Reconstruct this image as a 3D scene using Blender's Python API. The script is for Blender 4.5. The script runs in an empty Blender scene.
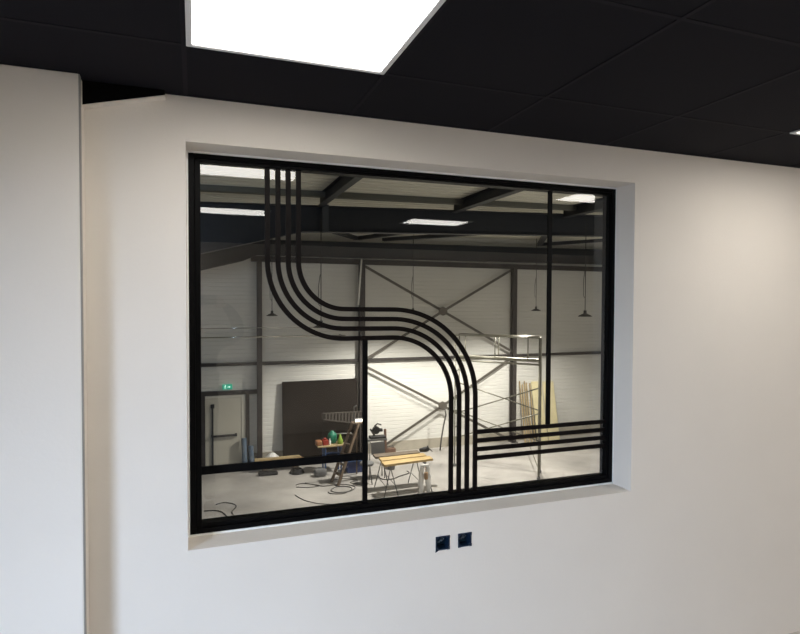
import bpy, bmesh, math, random
from mathutils import Vector, Matrix
random.seed(7)
C = bpy.context.scene.collection
# ------------------------------------------------------------------ camera frame
F, YAW, PIT, ROL, CY = 573.49, .3454, .0252, -.0036, -2.1838      # camera stands at (0, CY, 0); room floor at z = FL
CE, FL, WF, WY = .7274, -1.80, -4.90, 15.6                         # ceiling, room floor, hall floor, hall back wall

def ray(u, v):
    a = (u-400)/F; b = (317-v)/F
    c, s = math.cos(ROL), math.sin(ROL); xr = a*c+b*s; up = -a*s+b*c
    c, s = math.cos(PIT), math.sin(PIT); yd = c+up*s; z = up*c-s
    c, s = math.cos(YAW), math.sin(YAW)
    return Vector((xr*c+yd*s, -xr*s+yd*c, z))
def at(u, v, y):                                                   # the point of plane y seen at (u, v)
    d = ray(u, v); return Vector((0, CY, 0)) + d*((y-CY)/d.y)
def on(u, v, z):                                                   # the point of level z seen at (u, v)
    d = ray(u, v); return Vector((0, CY, 0)) + d*(z/d.z)

# ------------------------------------------------------------------ materials
def mat(name, col, rough=.6, metal=0, noise=0, nscale=8, bump=0, bscale=60, spec=.5, emit=None, es=0, stretch=None):
    m = bpy.data.materials.new(name); m.use_nodes = True
    nt = m.node_tree; b = nt.nodes['Principled BSDF']
    b.inputs['Base Color'].default_value = (*col, 1); b.inputs['Roughness'].default_value = rough
    b.inputs['Metallic'].default_value = metal; b.inputs['Specular IOR Level'].default_value = spec
    tc = nt.nodes.new('ShaderNodeTexCoord'); src = tc.outputs['Object']
    if stretch:
        mp = nt.nodes.new('ShaderNodeMapping'); mp.inputs['Scale'].default_value = stretch
        nt.links.new(src, mp.inputs[0]); src = mp.outputs[0]
    if noise:
        n = nt.nodes.new('ShaderNodeTexNoise'); n.inputs['Scale'].default_value = nscale; n.inputs['Detail'].default_value = 6
        nt.links.new(src, n.inputs['Vector'])
        r = nt.nodes.new('ShaderNodeValToRGB'); r.color_ramp.elements[0].position = .3; r.color_ramp.elements[1].position = .7
        r.color_ramp.elements[0].color = (*[c*(1-noise) for c in col], 1); r.color_ramp.elements[1].color = (*[min(1, c*(1+noise)) for c in col], 1)
        nt.links.new(n.outputs['Fac'], r.inputs[0]); nt.links.new(r.outputs[0], b.inputs['Base Color'])
    if bump:
        n = nt.nodes.new('ShaderNodeTexNoise'); n.inputs['Scale'].default_value = bscale; n.inputs['Detail'].default_value = 3
        nt.links.new(src, n.inputs['Vector'])
        bp = nt.nodes.new('ShaderNodeBump'); bp.inputs['Strength'].default_value = bump; bp.inputs['Distance'].default_value = .004
        nt.links.new(n.outputs['Fac'], bp.inputs['Height']); nt.links.new(bp.outputs[0], b.inputs['Normal'])
    if emit:
        b.inputs['Emission Color'].default_value = (*emit, 1); b.inputs['Emission Strength'].default_value = es
    return m
M = {}
M['plaster'] = mat('painted_plaster', (.80, .74, .665), .75, noise=.015, nscale=3, bump=.12, bscale=90, spec=.25)
M['edge_shade'] = mat('grey_edge_shade', (.30, .29, .27), .6)  # flat grey that stands for shade at the pier edge
M['joint'] = mat('white_sealant', (.88, .87, .85), .4)
M['room_floor'] = mat('grey_vinyl', (.50, .46, .41), .5, noise=.06)
M['tile'] = mat('black_ceiling_tile', (.0085, .008, .0115), .9, bump=.2, bscale=300, spec=.15)
M['tbar'] = mat('black_grid_bar', (.011, .010, .014), .8, spec=.15)
M['black'] = mat('black_powder_coat', (.0018, .0018, .0022), .45, spec=.10)
M['bar'] = mat('dark_brown_vinyl_bar', (.0045, .0028, .0025), .5, spec=.12)
M['led'] = mat('led_diffuser', (.9, .9, .9), .4, emit=(1, .965, .90), es=9.2)
M['white_metal'] = mat('white_enamel', (.75, .75, .76), .35)
M['soffit'] = mat('black_board', (.003, .003, .003), .95, spec=.05)
M['box_blue'] = mat('dark_blue_plastic', (.006, .018, .042), .4)
M['box_in'] = mat('blue_plastic_inside', (.012, .045, .085), .5)
M['copper'] = mat('wire_copper', (.20, .25, .30), .4)
M['panel'] = mat('white_sandwich_panel', (.65, .64, .60), .55, noise=.03, nscale=1.2, spec=.3)
M['roofp'] = mat('roof_sheet', (.68, .655, .56), .6, noise=.05, nscale=1.5)
M['steel'] = mat('painted_dark_steel', (.020, .022, .026), .5, noise=.1, spec=.4)
M['column'] = mat('brown_grey_steel', (.030, .025, .023), .5, noise=.1, spec=.4)
M['brace'] = mat('galvanised_brace', (.085, .075, .062), .5, .2, noise=.1)
M['plate'] = mat('grey_painted_plate', (.045, .05, .055), .5)
M['zinc'] = mat('galvanised_purlin', (.12, .12, .10), .6)
M['concrete'] = mat('power_floated_concrete', (.40, .38, .355), .5, noise=.30, nscale=.8, spec=.3)
M['plinth'] = mat('concrete_plinth', (.36, .33, .27), .8, noise=.1, nscale=3)
M['pale_steel'] = mat('scaffold_tube', (.17, .165, .13), .42, .45, noise=.2)
M['chrome'] = mat('polished_cable', (.6, .6, .58), .16, 1)
M['deck'] = mat('scaffold_deck', (.50, .48, .40), .5, .3, noise=.1)
M['door'] = mat('grey_door_leaf', (.40, .38, .32), .5)
M['trim'] = mat('pale_door_trim', (.50, .48, .42), .5)
M['exit'] = mat('exit_sign_green', (.02, .30, .18), .4, emit=(.03, .50, .34), es=.5)
M['exitw'] = mat('exit_sign_white', (.8, .9, .85), .4, emit=(.7, 1, .9), es=1.2)
M['dark_panel'] = mat('dark_brown_sheet', (.011, .008, .006), .8, spec=.12, noise=.35, nscale=7, stretch=(1, 1, 2.2))
M['ply'] = mat('cream_plywood', (.70, .62, .38), .6, noise=.08, nscale=3)
M['lath'] = mat('timber_lath', (.42, .32, .17), .7, noise=.15)
M['plank'] = mat('yellow_pine', (.47, .33, .135), .6, noise=.2, nscale=6, stretch=(1, 6, 6))
M['grey_plank'] = mat('weathered_plank', (.13, .10, .07), .7, noise=.2, nscale=6)
M['orange_wood'] = mat('orange_timber', (.40, .25, .13), .6, noise=.2)
M['ladder'] = mat('ladder_wood', (.17, .12, .08), .6, noise=.2)
M['rubber'] = mat('black_rubber', (.012, .012, .013), .6)
M['cable'] = mat('dark_cable', (.06, .055, .05), .6)
M['blue'] = mat('blue_plastic', (.02, .04, .15), .4)
M['blue_steel'] = mat('blue_painted_steel', (.04, .09, .22), .4)
M['bluegrey'] = mat('blue_grey_film', (.10, .14, .19), .5, noise=.15)
M['green'] = mat('green_plastic', (.01, .17, .10), .45)
M['lime'] = mat('lime_plastic', (.22, .34, .04), .5)
M['red'] = mat('red_plastic', (.30, .035, .02), .5)
M['orange'] = mat('orange_plastic', (.28, .12, .05), .6)
M['white'] = mat('white_plastic', (.75, .75, .72), .4)
M['bag'] = mat('white_film', (.80, .79, .77), .45)
M['grey'] = mat('mid_grey_plastic', (.15, .15, .15), .5)
M['rust'] = mat('rust_red_steel', (.13, .07, .045), .6)
M['rackm'] = mat('grey_slat', (.075, .065, .055), .6)
M['lamp_on'] = mat('work_light_glass', (.9, .9, .85), .3, emit=(1, .97, .85), es=4)
M['bulb'] = mat('warm_bulb', (.9, .9, .85), .3, emit=(1, .95, .82), es=6)
M['skin'] = mat('skin', (.50, .30, .22), .5)
M['cloth'] = mat('dark_grey_jersey', (.008, .008, .010), .85)
M['jeans'] = mat('dark_blue_denim', (.02, .03, .06), .85)
M['hair'] = mat('dark_brown_hair', (.02, .013, .01), .7)
def glass_mat():
    m = bpy.data.materials.new('tinted_window_glass'); m.use_nodes = True; nt = m.node_tree
    for n in list(nt.nodes): nt.nodes.remove(n)
    o = nt.nodes.new('ShaderNodeOutputMaterial'); mx = nt.nodes.new('ShaderNodeMixShader'); fr = nt.nodes.new('ShaderNodeFresnel')
    tr = nt.nodes.new('ShaderNodeBsdfTransparent'); gl = nt.nodes.new('ShaderNodeBsdfGlossy')
    fr.inputs['IOR'].default_value = 1.88; tr.inputs[0].default_value = (.93, .925, .90, 1); gl.inputs['Roughness'].default_value = .0
    ge = nt.nodes.new('ShaderNodeNewGeometry'); iv = nt.nodes.new('ShaderNodeMath'); iv.operation = 'SUBTRACT'; iv.inputs[0].default_value = 1
    mu = nt.nodes.new('ShaderNodeMath'); mu.operation = 'MULTIPLY'             # both panes' reflection counted on the outer face, none inside the glass
    nt.links.new(ge.outputs['Backfacing'], iv.inputs[1]); nt.links.new(iv.outputs[0], mu.inputs[0]); nt.links.new(fr.outputs[0], mu.inputs[1])
    nt.links.new(mu.outputs[0], mx.inputs[0]); nt.links.new(tr.outputs[0], mx.inputs[1]); nt.links.new(gl.outputs[0], mx.inputs[2]); nt.links.new(mx.outputs[0], o.inputs[0])
    return m
M['glass'] = glass_mat()

# ------------------------------------------------------------------ mesh builder (all coordinates are world ones; build() makes them local)
class MB:
    def __init__(s): s.bm = bmesh.new()
    def box(s, x0, x1, y0, y1, z0, z1):
        v = [s.bm.verts.new((x, y, z)) for x in (x0, x1) for y in (y0, y1) for z in (z0, z1)]
        for f in ((0,1,3,2),(4,6,7,5),(0,4,5,1),(2,3,7,6),(0,2,6,4),(1,5,7,3)): s.bm.faces.new([v[i] for i in f])
        return s
    def hexa(s, lo, hi):                                # two rings of 4 points
        a = [s.bm.verts.new(p) for p in lo]; b = [s.bm.verts.new(p) for p in hi]; n = len(a)
        s.bm.faces.new(a[::-1]); s.bm.faces.new(b)
        for i in range(n): s.bm.faces.new((a[i], a[(i+1)%n], b[(i+1)%n], b[i]))
        return s
    def sweep(s, prof, p0, p1, up=(0,0,1)):             # closed 2-D profile (across, up) swept from p0 to p1
        p0 = Vector(p0); p1 = Vector(p1); d = (p1-p0).normalized(); u = Vector(up)
        r = d.cross(u).normalized(); u = r.cross(d).normalized()
        return s.hexa([p0+r*a+u*b for a, b in prof], [p1+r*a+u*b for a, b in prof])
    def bar(s, p0, p1, w, h, up=(0,0,1)):
        return s.sweep([(-w/2,-h/2),(w/2,-h/2),(w/2,h/2),(-w/2,h/2)], p0, p1, up)
    def ibeam(s, p0, p1, w, h, t=.014, up=(0,0,1)):
        a, b = w/2, h/2
        for q in ([(-a,-b),(a,-b),(a,-b+t),(-a,-b+t)], [(-a,b-t),(a,b-t),(a,b),(-a,b)], [(-t/2,-b+t),(t/2,-b+t),(t/2,b-t),(-t/2,b-t)]): s.sweep(q, p0, p1, up)
        return s
    def tube(s, pts, r, n=8, close=False):
        pts = [Vector(p) for p in pts]; rings = []; m = len(pts); ref = None
        for i, p in enumerate(pts):
            a = pts[(i-1)%m] if close or i else p; b = pts[(i+1)%m] if close or i < m-1 else p
            d = (b-a).normalized()
            if ref is None: ref = Vector((0,0,1)) if abs(d.z) < .9 else Vector((1,0,0))
            x = (ref - d*ref.dot(d)).normalized(); ref = x; y = d.cross(x)
            rr = r[i] if isinstance(r, (list, tuple)) else r
            rings.append([s.bm.verts.new(p + (x*math.cos(2*math.pi*k/n)+y*math.sin(2*math.pi*k/n))*rr) for k in range(n)])
        for i in range(m if close else m-1):
            A, B = rings[i], rings[(i+1)%m]
            for k in range(n): s.bm.faces.new((A[k], A[(k+1)%n], B[(k+1)%n], B[k]))
        if not close: s.bm.faces.new(rings[0][::-1]); s.bm.faces.new(rings[-1])
        return s
    def lathe(s, prof, c, n=24):                        # (r, z) profile around a vertical axis at c
        rings = []
        for r, z in prof: rings.append([s.bm.verts.new((c[0]+r*math.cos(2*math.pi*k/n), c[1]+r*math.sin(2*math.pi*k/n), c[2]+z)) for k in range(n)])
        for A, B in zip(rings, rings[1:]):
            for k in range(n): s.bm.faces.new((A[k], A[(k+1)%n], B[(k+1)%n], B[k]))
        s.bm.faces.new(rings[0][::-1]); s.bm.faces.new(rings[-1]); return s
    def ribbon(s, path, w, y0, y1):                     # a flat bar of width w following a path of (x, z) points, from y0 to y1
        n = len(path); L = []; R = []
        for i, p in enumerate(path):
            a = path[max(i-1, 0)]; b = path[min(i+1, n-1)]
            d = Vector((b[0]-a[0], b[1]-a[1])).normalized(); q = Vector((-d.y, d.x))*w/2
            L.append((p[0]+q.x, p[1]+q.y)); R.append((p[0]-q.x, p[1]-q.y))
        V = [[s.bm.verts.new((x, y, z)) for x, z in side] for side in (L, R) for y in (y0, y1)]
        L0, L1, R0, R1 = V
        for i in range(n-1):
            for A, B in ((L0, L1), (L1, R1), (R1, R0), (R0, L0)): s.bm.faces.new((A[i], A[i+1], B[i+1], B[i]))
        s.bm.faces.new((L0[0], L1[0], R1[0], R0[0])); s.bm.faces.new((L0[-1], R0[-1], R1[-1], L1[-1])); return s
    def build(s, name, m, parent=None, smooth=False, bevel=0, mats=None):
        bm = s.bm; bmesh.ops.recalc_face_normals(bm, faces=bm.faces)
        off = Vector((0,0,0)); q = parent
        while q is not None: off += q.location; q = q.parent
        if parent is None:
            xs = [v.co for v in bm.verts]
            off = Vector(((min(c.x for c in xs)+max(c.x for c in xs))/2, (min(c.y for c in xs)+max(c.y for c in xs))/2, min(c.z for c in xs)))
        for v in bm.verts: v.co -= off
        me = bpy.data.meshes.new(name); bm.to_mesh(me); bm.free()
        o = bpy.data.objects.new(name, me); C.objects.link(o); me.materials.append(M[m])
        if parent is None: o.location = off
        else: o.parent = parent
        if smooth:
            for p in me.polygons: p.use_smooth = True
        if bevel:
            b = o.modifiers.new('bevel', 'BEVEL'); b.width = bevel; b.segments = 2; b.limit_method = 'ANGLE'; b.angle_limit = .6
        return o
def tag(o, label=None, cat=None, group=None, kind=None):
    if label: o['label'] = label
    if cat: o['category'] = cat
    if group: o['group'] = group
    if kind: o['kind'] = kind
    return o
def thing(name, loc, label, cat, group=None, kind=None):
    o = bpy.data.objects.new(name, None); C.objects.link(o); o.location = loc; o.empty_display_size = .1
    return tag(o, label, cat, group, kind)
def copy_tree(o, parent=None):
    c = o.copy(); C.objects.link(c); c.parent = parent
    for ch in [x for x in bpy.data.objects if x.parent == o]: copy_tree(ch, c)
    return c

# ================================================================== THE ROOM
XL, XR, YR = -2.0, 6.4, -5.2
OX0, OX1, OZ0, OZ1 = -.0236, 1.9618, -.8977, .5683                # opening in the wall
g = MB(); T = .20
g.box(XL, OX0, 0, T, FL, CE+.25); g.box(OX1, XR, 0, T, FL, CE+.25); g.box(OX0, OX1, 0, T, OZ1, CE+.25)
SX = [(.948, 1.013), (1.051, 1.115)]; SZ = (-1.040, -.980)         # two recesses for the socket boxes
g.box(OX0, OX1, 0, T, FL, SZ[0]); g.box(OX0, OX1, 0, T, SZ[1], OZ0)
g.box(OX0, SX[0][0], 0, T, *SZ); g.box(SX[0][1], SX[1][0], 0, T, *SZ); g.box(SX[1][1], OX1, 0, T, *SZ)
for a, b in SX: g.box(a, b, .06, T, *SZ)
bmesh.ops.remove_doubles(g.bm, verts=g.bm.verts, dist=1e-5)
tag(g.build('wall_back', 'plaster'), 'white plastered wall holding the black framed interior window', 'wall', kind='structure')
g = MB().box(XL, -.3418, -.0963, 0, FL, CE)
tag(g.build('wall_pier', 'plaster', bevel=.004), 'shallow white wall projection at the left of the window wall', 'wall', kind='structure')
WIN = (-3.0, -1.7, FL+.45, .25)                                   # daylight window in the left wall (y0,y1,z0,z1)
g = MB().box(XL-.2, XL, YR, WIN[0], FL, CE); g.box(XL-.2, XL, WIN[1], T, FL, CE); g.box(XL-.2, XL, WIN[0], WIN[1], FL, WIN[2]); g.box(XL-.2, XL, WIN[0], WIN[1], WIN[3], CE)
tag(g.build('wall_left', 'plaster'), 'white side wall left of the camera with a daylight window', 'wall', kind='structure')
g = MB().box(XR, XR+.2, YR, -3.9, FL, CE); g.box(XR, XR+.2, -2.1, T, FL, CE); g.box(XR, XR+.2, -3.9, -2.1, FL, FL+.7); g.box(XR, XR+.2, -3.9, -2.1, CE-.25, CE)
tag(g.build('wall_right', 'plaster'), 'white side wall far right of the camera', 'wall', kind='structure')
tag(MB().box(XL-.2, XR+.2, YR-.2, YR, FL, CE).build('wall_rear', 'plaster'), 'white wall behind the camera', 'wall', kind='structure')
tag(MB().box(XL-.2, XR+.2, YR-.2, T, FL-.2, FL).build('floor', 'room_floor'), 'grey floor of the upper room', 'floor', kind='structure')
w = thing('window_2', (XL-.1, -2.35, WIN[2]), 'daylight window in the left side wall', 'window', kind='structure')
g = MB()
for a in (0, 1):
    g.box(XL-.12, XL-.06, WIN[0]+a*.62, WIN[0]+a*.62+.06, WIN[2], WIN[3]); 
g.box(XL-.12, XL-.06, WIN[1]-.06, WIN[1], WIN[2], WIN[3]); g.box(XL-.12, XL-.06, WIN[0], WIN[1], WIN[2], WIN[2]+.06); g.box(XL-.12, XL-.06, WIN[0], WIN[1], WIN[3]-.06, WIN[3])
g.build('window_frame', 'white_metal', w)
w = thing('fill_window', (XR+.1, -3.0, FL+.7), 'added window for fill light in the right side wall', 'window', kind='structure')  # unseen window, added to carry fill light into the room
g = MB(); a, b = FL+.7, CE-.25
for y in (-3.9, -3.03, -2.16): g.box(XR+.06, XR+.12, y, y+.06, a, b)
g.box(XR+.06, XR+.12, -3.9, -2.1, a, a+.06); g.box(XR+.06, XR+.12, -3.9, -2.1, b-.06, b)
g.build('window_frame', 'white_metal', w)

# ceiling: tiles laid in a 600 mm grid, five panel cells left open for lights
GX, GA, S = -.0225, .4287, .6
PANELS = {(0,1):1, (4,1):1, (0,4):.62, (3,4):.62, (8,2):1, (8,5):1, (-1,7):1, (-2,7):1}    # (column, row): share of the cell's depth
rows = [(0, 0, -GA)] + [(k, -GA-S*(k-1), -GA-S*k) for k in range(1, 9)]
g = MB(); tb = MB(); e = .0045
for k in range(-6, 11):
    xa = max(GX+S*k, XL); xb = min(GX+S*(k+1), XR)
    if xb-xa < .02: continue
    for r, ya, yb in rows:
        yb = max(yb, YR)
        if ya-yb < .03: continue
        p = PANELS.get((k, r), 0)
        if p == 1: continue
        y1 = ya - (S*p if p else 0) - e; 
        g.box(xa+e, xb-e, yb+e, y1, CE+.0015, CE+.018)
    if k > -6: tb.box(xa-.007, xa+.007, YR, 0, CE-.0005, CE+.006)
for r, ya, yb in rows[1:]: tb.box(XL, XR, ya-.007, ya+.007, CE-.0003, CE+.006)
g.box(XL-.2, XR+.2, YR-.2, T, CE+.12, CE+.25)
ce = g.build('ceiling', 'tile'); tag(ce, 'black tiled suspended ceiling over the room', 'ceiling', kind='structure')
tb.box(XL, XR, -.012, 0, CE-.0012, CE+.006)
tb.build('ceiling_grid', 'tbar', ce)
def light_panel(k, r, p, label):
    x0 = GX+S*k; y1 = -GA-S*(r-1); y0 = y1-S*p
    t = thing('ceiling_light', ((x0+x0+S)/2, (y0+y1)/2, CE), label, 'ceiling light', 'square light panels in the black ceiling')
    g = MB(); f = .016; a = x0+.006; b = x0+S-.006; c = y0+.006; d = y1-.006
    z0, z1 = CE-.006, CE+.03
    g.box(a, a+f, c, d, z0, z1); g.box(b-f, b, c, d, z0, z1); g.box(a+f, b-f, c, c+f, z0, z1); g.box(a+f, b-f, d-f, d, z0, z1)
    g.build('light_frame', 'white_metal', t, bevel=.002)
    MB().box(a+f, b-f, c+f, d-f, CE-.002, CE+.02).build('diffuser', 'led', t)
light_panel(0, 1, 1, 'large square glowing light panel in the black ceiling above the window')
light_panel(4, 1, 1, 'light panel at the right edge of the ceiling, only its corner showing')
light_panel(0, 4, .62, 'rear light panel showing as the lower white strip mirrored in the glass top left')
light_panel(3, 4, .62, 'rear light panel mirrored in the glass at the top centre')
light_panel(8, 2, 1, 'added front light panel far right of the window')  # unseen panel, added as room fill where the glass does not mirror it
light_panel(-1, 7, 1, 'right one of the two added rear light panels behind the photographer')  # added unseen, to brighten the rear wall mirrored in the glass
light_panel(-2, 7, 1, 'left one of the two added rear light panels behind the photographer')  # second panel added for the rear wall's brightness
light_panel(8, 5, 1, 'added rear light panel far right of the window')  # another unseen panel added as room fill
# dropped black corner piece at the left end of the wall
w = thing('trim_1', (-.22, -.02, .65), 'black wedge-shaped corner soffit under the ceiling beside the wall projection', 'trim', kind='structure')
MB().hexa([(-.3418, 0, .648), (-.090, 0, .711), (-.090, 0, CE), (-.3418, 0, CE)], [(-.3418, -.035, .648), (-.090, -.035, .711), (-.090, -.035, CE), (-.3418, -.035, CE)]).build('soffit_board', 'soffit', w)
MB().hexa([(-.3418, 0, .643), (-.088, 0, .706), (-.088, 0, .711), (-.3418, 0, .648)], [(-.3418, -.036, .643), (-.088, -.036, .706), (-.088, -.036, .711), (-.3418, -.036, .648)]).build('edge_strip', 'plaster', w)
tag(MB().box(-.3425, -.3400, -.0955, -.066, FL, CE-.001).build('shade_strip', 'edge_shade'), 'thin grey strip of painted shade down the edge of the wall projection', 'trim', kind='structure')  # shade on the pier's side face, put in as a grey strip

# ------------------------------------------------------------------ the interior window
w = thing('window_1', (.97, .15, OZ0), 'large black framed interior window with curved parallel bars overlooking the hall', 'window', kind='structure')
FX0, FX1, FZ0, FZ1 = -.017, 1.9585, -.8905, .5610
GX0, GX1, GZ0, GZ1 = .026, 1.927, -.855, .531
def ring(g, a, b, c, d, A, B, Cc, D, y0, y1):
    g.box(a, A, y0, y1, c, d); g.box(B, b, y0, y1, c, d); g.box(A, B, y0, y1, c, Cc); g.box(A, B, y0, y1, D, d)
g = MB(); ring(g, FX0, FX1, FZ0, FZ1, FX0+.022, FX1-.022, FZ0+.020, FZ1-.018, .1265, .195)
g.build('window_frame', 'black', w, bevel=.002)
g = MB(); ring(g, FX0+.022, FX1-.022, FZ0+.020, FZ1-.018, GX0, GX1, GZ0, GZ1, .134, .185)
g.build('glazing_bead', 'black', w, bevel=.002)
g = MB(); e = .012                                                       # bright silicone joint round the frame
ring(g, OX0, OX1, OZ0, OZ1, FX0, FX1, FZ0, FZ1, .124, .19)
g.build('sealant_joint', 'joint', w)
MB().box(GX0-.004, GX1+.004, .155, .161, GZ0-.004, GZ1+.004).build('glass_pane', 'glass', w).rotation_euler = (.003, 0, -.005)
Y0, Y1 = .1450, .1549
MB().box(.6725, .6935, Y0, Y1, GZ0, -.155).build('mullion', 'black', w)
MB().box(1.584, 1.605, Y0, Y1, -.58, GZ1).build('mullion', 'black', w)
MB().box(GX0, .6725, Y0, Y1, -.669, -.638).build('transom', 'black', w)
C1, R1 = (.594, .165), (.193, .234, .275, .3165)
C2 = (.806, -.430)
for i in range(4):
    r1 = R1[i]; r2 = (.400, .359, .3185, .279)[i]
    x1 = C1[0]-r1; zh = C1[1]-r1
    path = [(x1, GZ1), (x1, C1[1]+.02)] + [(C1[0]-r1*math.cos(a), C1[1]-r1*math.sin(a)) for a in [math.pi/2*k/24 for k in range(25)]]
    zh2 = C2[1]+r2
    path += [(.66, (zh+zh2)/2)] + [(C2[0]+r2*math.sin(a), C2[1]+r2*math.cos(a)) for a in [math.pi/2*k/30 for k in range(31)]]
    path += [(C2[0]+r2, -.60), (C2[0]+r2, GZ0)]
    y0 = Y0-.001
    MB().ribbon(path, .0195, y0, Y1).build('curved_bar', 'bar', w)
for z in (-.590, -.630, -.670, -.710):
    MB().box(1.2155, GX1, Y0, Y1, z-.0095, z+.0095).build('straight_bar', 'bar', w)
# socket boxes let into the wall under the window
for i, (a, b) in enumerate(SX):
    t = thing('socket_box', ((a+b)/2, .02, SZ[0]), ['left one of the two open dark blue socket boxes under the window', 'right one of the two open dark blue socket boxes under the window'][i], 'socket box', 'open socket boxes under the window')
    x0, x1, z0, z1 = a+.0005, b-.0005, SZ[0]+.0005, SZ[1]-.0005
    g = MB(); ring(g, x0, x1, z0, z1, x0+.005, x1-.005, z0+.005, z1-.005, -.002, .05); g.build('box_rim', 'box_blue', t, bevel=.001)
    MB().box(x0+.005, x1-.005, .040, .050, z0+.005, z1-.005).build('box_bottom', 'box_in', t)
    for sx, sz in ((-1,-1),(1,1),(-1,1),(1,-1)):
        cx = (a+b)/2+sx*.026; cz = (z0+z1)/2+sz*.024
        MB().box(cx-.006, cx+.006, -.003, .02, cz-.006, cz+.006).build('screw_tab', 'box_blue', t)
    g = MB()
    for k in range(3): g.tube([((a+b)/2-.015+k*.014, .04, z0+.02), ((a+b)/2-.010+k*.010, .012, z0+.030+k*.006), ((a+b)/2+.004*k, .022, z0+.042)], .0022, 6)
    g.build('wire', 'copper', t, smooth=True)
    if i == 0: MB().hexa([(a-.001, -.003, z0-.006), (a+.012, -.003, z0), (a+.0005, -.003, z0+.010)], [(a-.001, .001, z0-.006), (a+.012, .001, z0), (a+.0005, .001, z0+.010)]).build('torn_corner', 'box_blue', t)

# ================================================================== THE HALL
HX0, HX1 = -3.0, 19.0
def ribbed_wall(name, x0, x1, y, z0, z1, label):
    g = MB(); pts = []; z = z0; p = .125
    while z < z1:
        pts += [(y, z), (y, z+p*.80), (y+.012, z+p*.86), (y+.012, z+p*.94)]; z += p
    rows_ = [[g.bm.verts.new((x, yy, zz)) for yy, zz in pts] for x in (x0, x1)]
    for i in range(len(pts)-1): g.bm.faces.new((rows_[0][i], rows_[1][i], rows_[1][i+1], rows_[0][i+1]))
    g.box(x0, x1, y+.02, y+.15, z0, z1)
    return tag(g.build(name, 'panel'), label, 'wall', kind='structure')
ribbed_wall('wall_hall_back', HX0, HX1, WY, WF, 2.6, 'ribbed off-white cladding wall at the far side of the hall')
tag(MB().box(HX0-.2, HX0, T, WY, WF, 2.6).build('wall_hall_left', 'panel'), 'cladding wall at the left end of the hall', 'wall', kind='structure')
tag(MB().box(HX1, HX1+.2, T, WY, WF, 2.6).build('wall_hall_right', 'panel'), 'cladding wall at the right end of the hall', 'wall', kind='structure')
tag(MB().box(HX0, HX1, T-.15, T, WF, FL-.2).build('wall_hall_near', 'panel'), 'cladding wall of the hall below the upper room', 'wall', kind='structure')
tag(MB().box(HX0, HX1, 0, WY+.15, WF-.2, WF).build('floor_hall', 'concrete'), 'pale smooth concrete floor of the hall', 'floor', kind='structure')
def rz(x): return 2.10+.014*x
g = MB(); y = T; p = .25
rows_ = [[], []]
while y < WY+.1:
    for yy, dz in ((y, 0), (y+p*.55, 0), (y+p*.65, .035), (y+p*.9, .035)):
        for s_, x in ((0, HX0), (1, HX1)): rows_[s_].append(g.bm.verts.new((x, yy, rz(x)+dz)))
    y += p
for i in range(len(rows_[0])-1): g.bm.faces.new((rows_[0][i], rows_[1][i], rows_[1][i+1], rows_[0][i+1]))
g.hexa([(HX0, T, rz(HX0)+.06), (HX1, T, rz(HX1)+.06), (HX1, T, rz(HX1)+.2), (HX0, T, rz(HX0)+.2)], [(HX0, WY+.1, rz(HX0)+.06), (HX1, WY+.1, rz(HX1)+.06), (HX1, WY+.1, rz(HX1)+.2), (HX0, WY+.1, rz(HX0)+.2)])
tag(g.build('ceiling_hall', 'roofp'), 'beige profiled metal roof deck above the hall', 'ceiling', kind='structure')
tag(MB().box(HX0, HX1, WY-.06, WY+.02, WF, -4.58).build('trim_2', 'plinth'), 'low concrete plinth along the foot of the hall back wall', 'trim', kind='structure')

# --- steelwork
g = MB()                                                              # near portal beam with its haunch on the left
def tapered_beam(y, stations, w, t=.016):
    g = MB()
    for (x0, a0, b0), (x1, a1, b1) in zip(stations, stations[1:]):
        for A0, B0, A1, B1, ww in ((a0, a0+t, a1, a1+t, w), (b0-t, b0, b1-t, b1, w), (a0+t, b0-t, a1+t, b1-t, .012)):
            g.hexa([(x0, y-ww/2, A0), (x0, y+ww/2, A0), (x0, y+ww/2, B0), (x0, y-ww/2, B0)], [(x1, y-ww/2, A1), (x1, y+ww/2, A1), (x1, y+ww/2, B1), (x1, y-ww/2, B1)])
    return g
top = lambda x: 1.87+.027*x
t = thing('steel_beam', (6, 9.3, 1.4), 'near dark steel beam crossing the whole window, high up', 'steel beam', 'long dark steel beams across the hall')
tapered_beam(9.3, [(HX0, -.05, top(HX0)), (.115, .90, top(.1)), (2.05, 1.40, top(2.05)), (HX1, 1.40+.030*17, top(HX1))], .22).build('beam_section', 'steel', t)
g = MB()
g.box(2.43, 2.56, 9.17, 9.19, 1.41, top(2.5)+.02)
g.build('stiffener_plate', 'plate', t)
t = thing('steel_beam', (6, 15.1, 1.2), 'far dark steel beam along the top of the back wall', 'steel beam', 'long dark steel beams across the hall')
tb2 = lambda x: 1.815+.010*x
tapered_beam(15.1, [(HX0, .05, tb2(HX0)), (.165, .88, tb2(.1)), (1.35, 1.19, tb2(1.3)), (1.75, 1.37, tb2(1.7)), (HX1, 1.43, tb2(HX1))], .20).build('beam_section', 'steel', t)
tag(MB().ibeam((1.6, 15.38, 1.29), (HX1, 15.38, 1.25), .10, .17).build('eave_rail', 'column'), 'slim dark rail directly under the far steel beam', 'steel rail')
for i, (x, lab) in enumerate([(2.39, 'left one of the dark roof rafters running away from the window'), (5.33, 'middle one of the dark roof rafters running away from the window'), (8.15, 'right dark roof rafter half hidden by the window frame')]):
    tag(MB().ibeam((x, .3, rz(x)-.115), (x, 9.19, rz(x)-.115), .13+.03*i, .22).build('roof_rafter', 'steel'), lab, 'rafter', 'rafters running away under the roof')
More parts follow.
